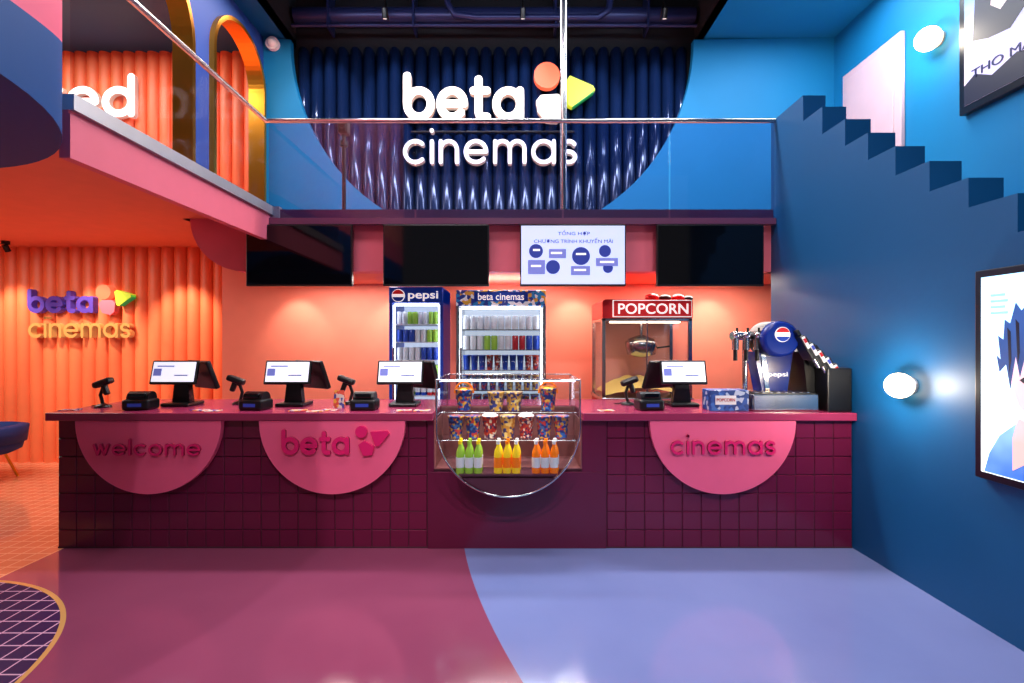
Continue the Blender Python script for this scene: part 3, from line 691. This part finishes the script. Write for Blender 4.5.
# ---------------------------------------------------------------- wall lamps and posters
def lamp(x,y,z,r,e):
    b=B('wall_lamp'); b.lathe([(r*.6,-.001),(r*.6,-.02),(r*.4,-.03)],(x,y,z),M['brushed'],28,'x'); b.sphere((x-r*1.0,y,z),r*.95,M['globe']); b.finish()
    l=bpy.data.lights.new('wall_lamp_glow','POINT'); l.energy=e; l.color=(1,.9,.74); l.shadow_soft_size=r*.4
    o=bpy.data.objects.new('wall_lamp_glow',l); o.location=(x-r*2.5,y,z); sc.collection.objects.link(o)
lamp(XR,3.17,1.285,.085,20); lamp(XO,5.2,4.78,.125,30)
def grad(name,c0,c1,z0,z1,em):
    m=bpy.data.materials.new(name); m.use_nodes=True; nt=m.node_tree;N=nt.nodes;L=nt.links;bs=N['Principled BSDF']
    g=N.new('ShaderNodeNewGeometry'); sp=N.new('ShaderNodeSeparateXYZ'); L.new(g.outputs['Position'],sp.inputs[0])
    no=N.new('ShaderNodeTexNoise'); no.inputs['Scale'].default_value=5; L.new(g.outputs['Position'],no.inputs['Vector'])
    a=N.new('ShaderNodeMath'); a.operation='MULTIPLY_ADD'; a.inputs[1].default_value=.5; L.new(no.outputs['Fac'],a.inputs[0]); L.new(sp.outputs[2],a.inputs[2])
    mr=N.new('ShaderNodeMapRange'); mr.inputs[1].default_value=z0+.25; mr.inputs[2].default_value=z1+.25; L.new(a.outputs[0],mr.inputs[0])
    mx=N.new('ShaderNodeMix'); mx.data_type='RGBA'; mx.inputs[6].default_value=lin(c0); mx.inputs[7].default_value=lin(c1); L.new(mr.outputs[0],mx.inputs[0])
    L.new(mx.outputs[2],bs.inputs['Base Color']); L.new(mx.outputs[2],bs.inputs['Emission Color']); bs.inputs['Emission Strength'].default_value=em; bs.inputs['Roughness'].default_value=.4
    return m
pb1=grad('poster_backlit_sky',(230,246,255),(165,215,250),.9,1.9,1.8)
pdark=grad('poster_hair_navy',(16,34,96),(50,96,170),1.2,1.75,.35); pdk2=mat('poster_hair_shadow',(10,16,48),.5,em=.1)
pskin=grad('poster_skin',(240,180,176),(226,206,226),1.1,1.6,.85); pmid=grad('poster_jacket_blue',(60,110,200),(140,190,240),.85,1.3,1.0); frame=mat('poster_frame_black',(8,14,28),.3)
b=B('poster_lightbox'); Y1=2.69; Y0=Y1-.78; z0=.83;z1=1.955
b.box(XR-.05,XR-.001,Y0,Y1,z0,z1,frame,.006); b.box(XR-.053,XR-.049,Y0+.04,Y1-.04,z0+.04,z1-.04,pb1)
def PP(pts,m,k,dx=.12): b.prism([(Y1-.045-max(0,min(1,u+dx))*.69,z0+.045+v*1.035) for u,v in pts],XR-.0535-.0008*k,XR-.052,m,'yz')
PP([(-.1,0),(-.06,.1),(.02,.2),(.14,.27),(.3,.33),(.5,.38),(.8,.34),(.86,.3),(.86,0)],pmid,1)
PP([(.16,.36),(.1,.48),(.14,.62),(.35,.7),(.6,.72),(.75,.6),(.7,.42),(.5,.32),(.28,.28)],pskin,2)
PP([(.02,.52),(.0,.6),(.03,.58),(.01,.7),(.05,.68),(.06,.78),(.1,.76),(.14,.86),(.18,.82),(.28,.9),(.55,.93),(.8,.86),(.86,.7),(.85,.5),(.76,.42),(.74,.58),(.6,.66),(.5,.56),(.44,.66),(.36,.54),(.32,.66),(.26,.52),(.22,.64),(.17,.5),(.14,.6),(.1,.44),(.07,.56)],pdark,3)
for (u,v) in ((.08,.6),(.14,.64),(.22,.68),(.3,.7)): PP([(u,v+.14),(u+.025,v+.12),(u+.03,v-.02),(u+.015,v-.08)],pdk2,4)
PP([(.12,.2),(.16,.3),(.26,.28),(.24,.1),(.12,.04)],pskin,5); PP([(.2,.08),(.26,.24),(.4,.3),(.5,.0),(.2,.0)],pdk2,5)
PP([(.17,.485),(.2,.5),(.27,.495),(.26,.475),(.2,.47)],pdk2,6); PP([(.52,.49),(.55,.505),(.62,.5),(.6,.48)],pdk2,6)
for k in range(4): PP([(-.05,.9-k*.03),(-.05,.912-k*.03),(.06+.02*(k%2),.912-k*.03),(.06+.02*(k%2),.9-k*.03)],pmid,1)
b.finish()
b=B('movie_poster_frame'); Y1=4.9; Y0=3.66; z0=3.82;z1=5.6
pb2=grad('poster_dusk_blue',(205,195,230),(60,100,180),3.9,5.0,.9)
b.box(XO-.07,XO-.002,Y0,Y1,z0,z1,frame,.006); b.box(XO-.073,XO-.069,Y0+.06,Y1-.06,z0+.07,z1-.07,pb2)
def PP(pts,m,k): b.prism([(Y1-.06-u*1.12,z0+.07+v*1.64) for u,v in pts],XO-.0735-.001*k,XO-.072,m,'yz')
PP([(0,0),(0,.12),(.1,.16),(.25,.1),(.45,.15),(.7,.09),(1,.12),(1,0)],pdk2,1); PP([(.08,.36),(.1,.6),(.16,.8),(.3,.95),(.5,.9),(.62,.6),(.56,.4),(.4,.3),(.22,.32)],pdk2,1); PP([(.24,.5),(.26,.66),(.36,.74),(.45,.62),(.4,.48),(.32,.44)],mat('poster_pale_skin',(215,190,200),.5,em=.4),2)
b.text('THO MAY',Y1-.14,Y1-.8,z0+.3,z0+.38,XO-.08,.008,mat('poster_title_navy',(30,40,90),.4,em=.1),.0,face='-x'); b.finish()
b=B('dome_camera'); b.cyl((wx(272,6.85),6.84,wz(43,6.85)),.09,.06,M['white'],'y'); b.sphere((wx(272,6.85),6.84,wz(43,6.85)),.06,M['white']); b.finish()
for (x,y) in ((-6.2,6.0),):
    b=B('ceiling_spotlight'); b.cyl((x,y,2.76),.04,.04,M['blackp']); b.M=Matrix.Translation((x,y,2.73))@Matrix.Rotation(math.radians(30),4,'X'); b.cyl((0,0,-.06),.03,.08,M['blackp']); b.M=Matrix(); b.finish()

b=B('lounge_chair'); x=-6.0;y=5.5; bc=mat('chair_velvet_blue',(20,50,120),.8)
b.lathe([(.28,.3),(.36,.34),(.38,.42),(.34,.48),(.1,.5)],(x,y,0),bc,28)
n=20; V=[];Fc=[]
for i in range(n+1):
    a=math.radians(-20+220*i/n); c,s_=math.cos(a),math.sin(a)
    V+=[(x+.3*c,y+.3*s_,.42),(x+.4*c,y+.4*s_,.42),(x+.42*c,y+.42*s_,.6),(x+.33*c,y+.33*s_,.62)]
    if i:
        o=4*i-4
        for k in range(4): Fc.append([o+k,o+(k+1)%4,o+4+(k+1)%4,o+4+k])
b.raw(V,Fc,bc,True)
for a in (45,135,225,315): b.tube([(x+.2*math.cos(math.radians(a)),y+.2*math.sin(math.radians(a)),.32),(x+.32*math.cos(math.radians(a)),y+.32*math.sin(math.radians(a)),0)],.014,M['gold'])
b.finish()

# ---------------------------------------------------------------- lights
def area(name,loc,sx,sy,e,col=(1,1,1),rot=(0,0,0)):
    l=bpy.data.lights.new(name,'AREA'); l.shape='RECTANGLE'; l.size=sx; l.size_y=sy; l.energy=e; l.color=col
    o=bpy.data.objects.new(name,l); o.location=loc; o.rotation_euler=[math.radians(a) for a in rot]; sc.collection.objects.link(o); return o
def spot(name,loc,target,e,col,ang=55,blend=.6):
    l=bpy.data.lights.new(name,'SPOT'); l.energy=e; l.color=col; l.spot_size=math.radians(ang); l.spot_blend=blend; l.shadow_soft_size=.04
    o=bpy.data.objects.new(name,l); o.location=loc; o.rotation_euler=(Vector(target)-Vector(loc)).to_track_quat('-Z','Y').to_euler(); sc.collection.objects.link(o)
area('lounge_ceiling_light',(-5.6,4.4,2.77),2.2,1.2,62,(1,.9,.8))
for x in (-6.4,-5.3,-4.2): spot('lounge_spot_lamp',(x,5.55,2.7),(x,6.35,1.5),115,(1,.88,.7),62)
for x in (-1.9,0.2,2.2): area('counter_ceiling_light',(x,5.4,2.26),1.3,.3,28,(1,.9,.82))
for x in (-2.6,-1.4,-.15,.75,2.4): spot('counter_spot_lamp',(x,5.65,2.25),(x,6.0,1.6),18,(1,.88,.75),80)
area('mezzanine_light',(-5.6,5.6,5.8),2.5,1.6,140,(1,.88,.74))
area('mezzanine_light',(-3.0,5.6,5.8),.3,1.6,25,(1,.8,.65))
area('hall_ceiling_light',(-0.8,5.2,5.8),2.6,.35,225,(1,.95,.97)); area('hall_ceiling_light',(1.9,5.2,5.8),1.2,.35,115,(.95,.97,1))
for k in range(6): spot('tube_wall_spot_lamp',(-2.6+k*.92,6.45,6.1),(-2.6+k*.92,7.0,4.6),50,(.88,.94,1),60)
area('duct_fill_light',(-.3,6.3,6.0),4.5,.1,12,(.8,.88,1),(120,0,0))  # added fill without a fixture, brightens the otherwise unlit ducts
area('hall_ceiling_light',(-1.2,2.6,5.8),1.6,.8,70,(1,.93,.93)); area('hall_ceiling_light',(1.4,2.6,5.8),1.2,.8,60,(.94,.97,1))
area('hall_ceiling_light',(3.6,5.4,5.8),1.2,1.4,70,(.9,.97,1))
area('display_case_fill',(CX,3.72,CT-.02),.95,.06,3.2,(1,.92,.8))  # fill lights added inside the case to brighten its contents
area('display_case_fill',(CX,3.6,.95),.9,.05,1.0,(1,.92,.8),(20,0,0))
for x in (-2.2,-.4,1.4): spot('foyer_fill_spot',(x,-.9,5.75),(x-.1,3.7,.7),450,(1,.94,.95),50,.8)  # invented camera-side fill aimed at the counter front
spot('stair_fill_spot',(1.9,-.6,5.75),(2.7,3.4,3.0),110,(.92,.98,1),40,.9)  # extra unseen spot, added to lighten the shaded step risers
w=bpy.data.worlds.new('world'); sc.world=w; w.use_nodes=True
w.node_tree.nodes['Background'].inputs[0].default_value=(.75,.75,.9,1); w.node_tree.nodes['Background'].inputs[1].default_value=.14
cam=bpy.data.cameras.new('camera'); cam.lens=36*F/1024; cam.sensor_width=36; cam.clip_start=.05
co=bpy.data.objects.new('camera',cam); co.location=(0,0,CH); co.rotation_euler=(math.radians(90),0,0); sc.collection.objects.link(co); sc.camera=co
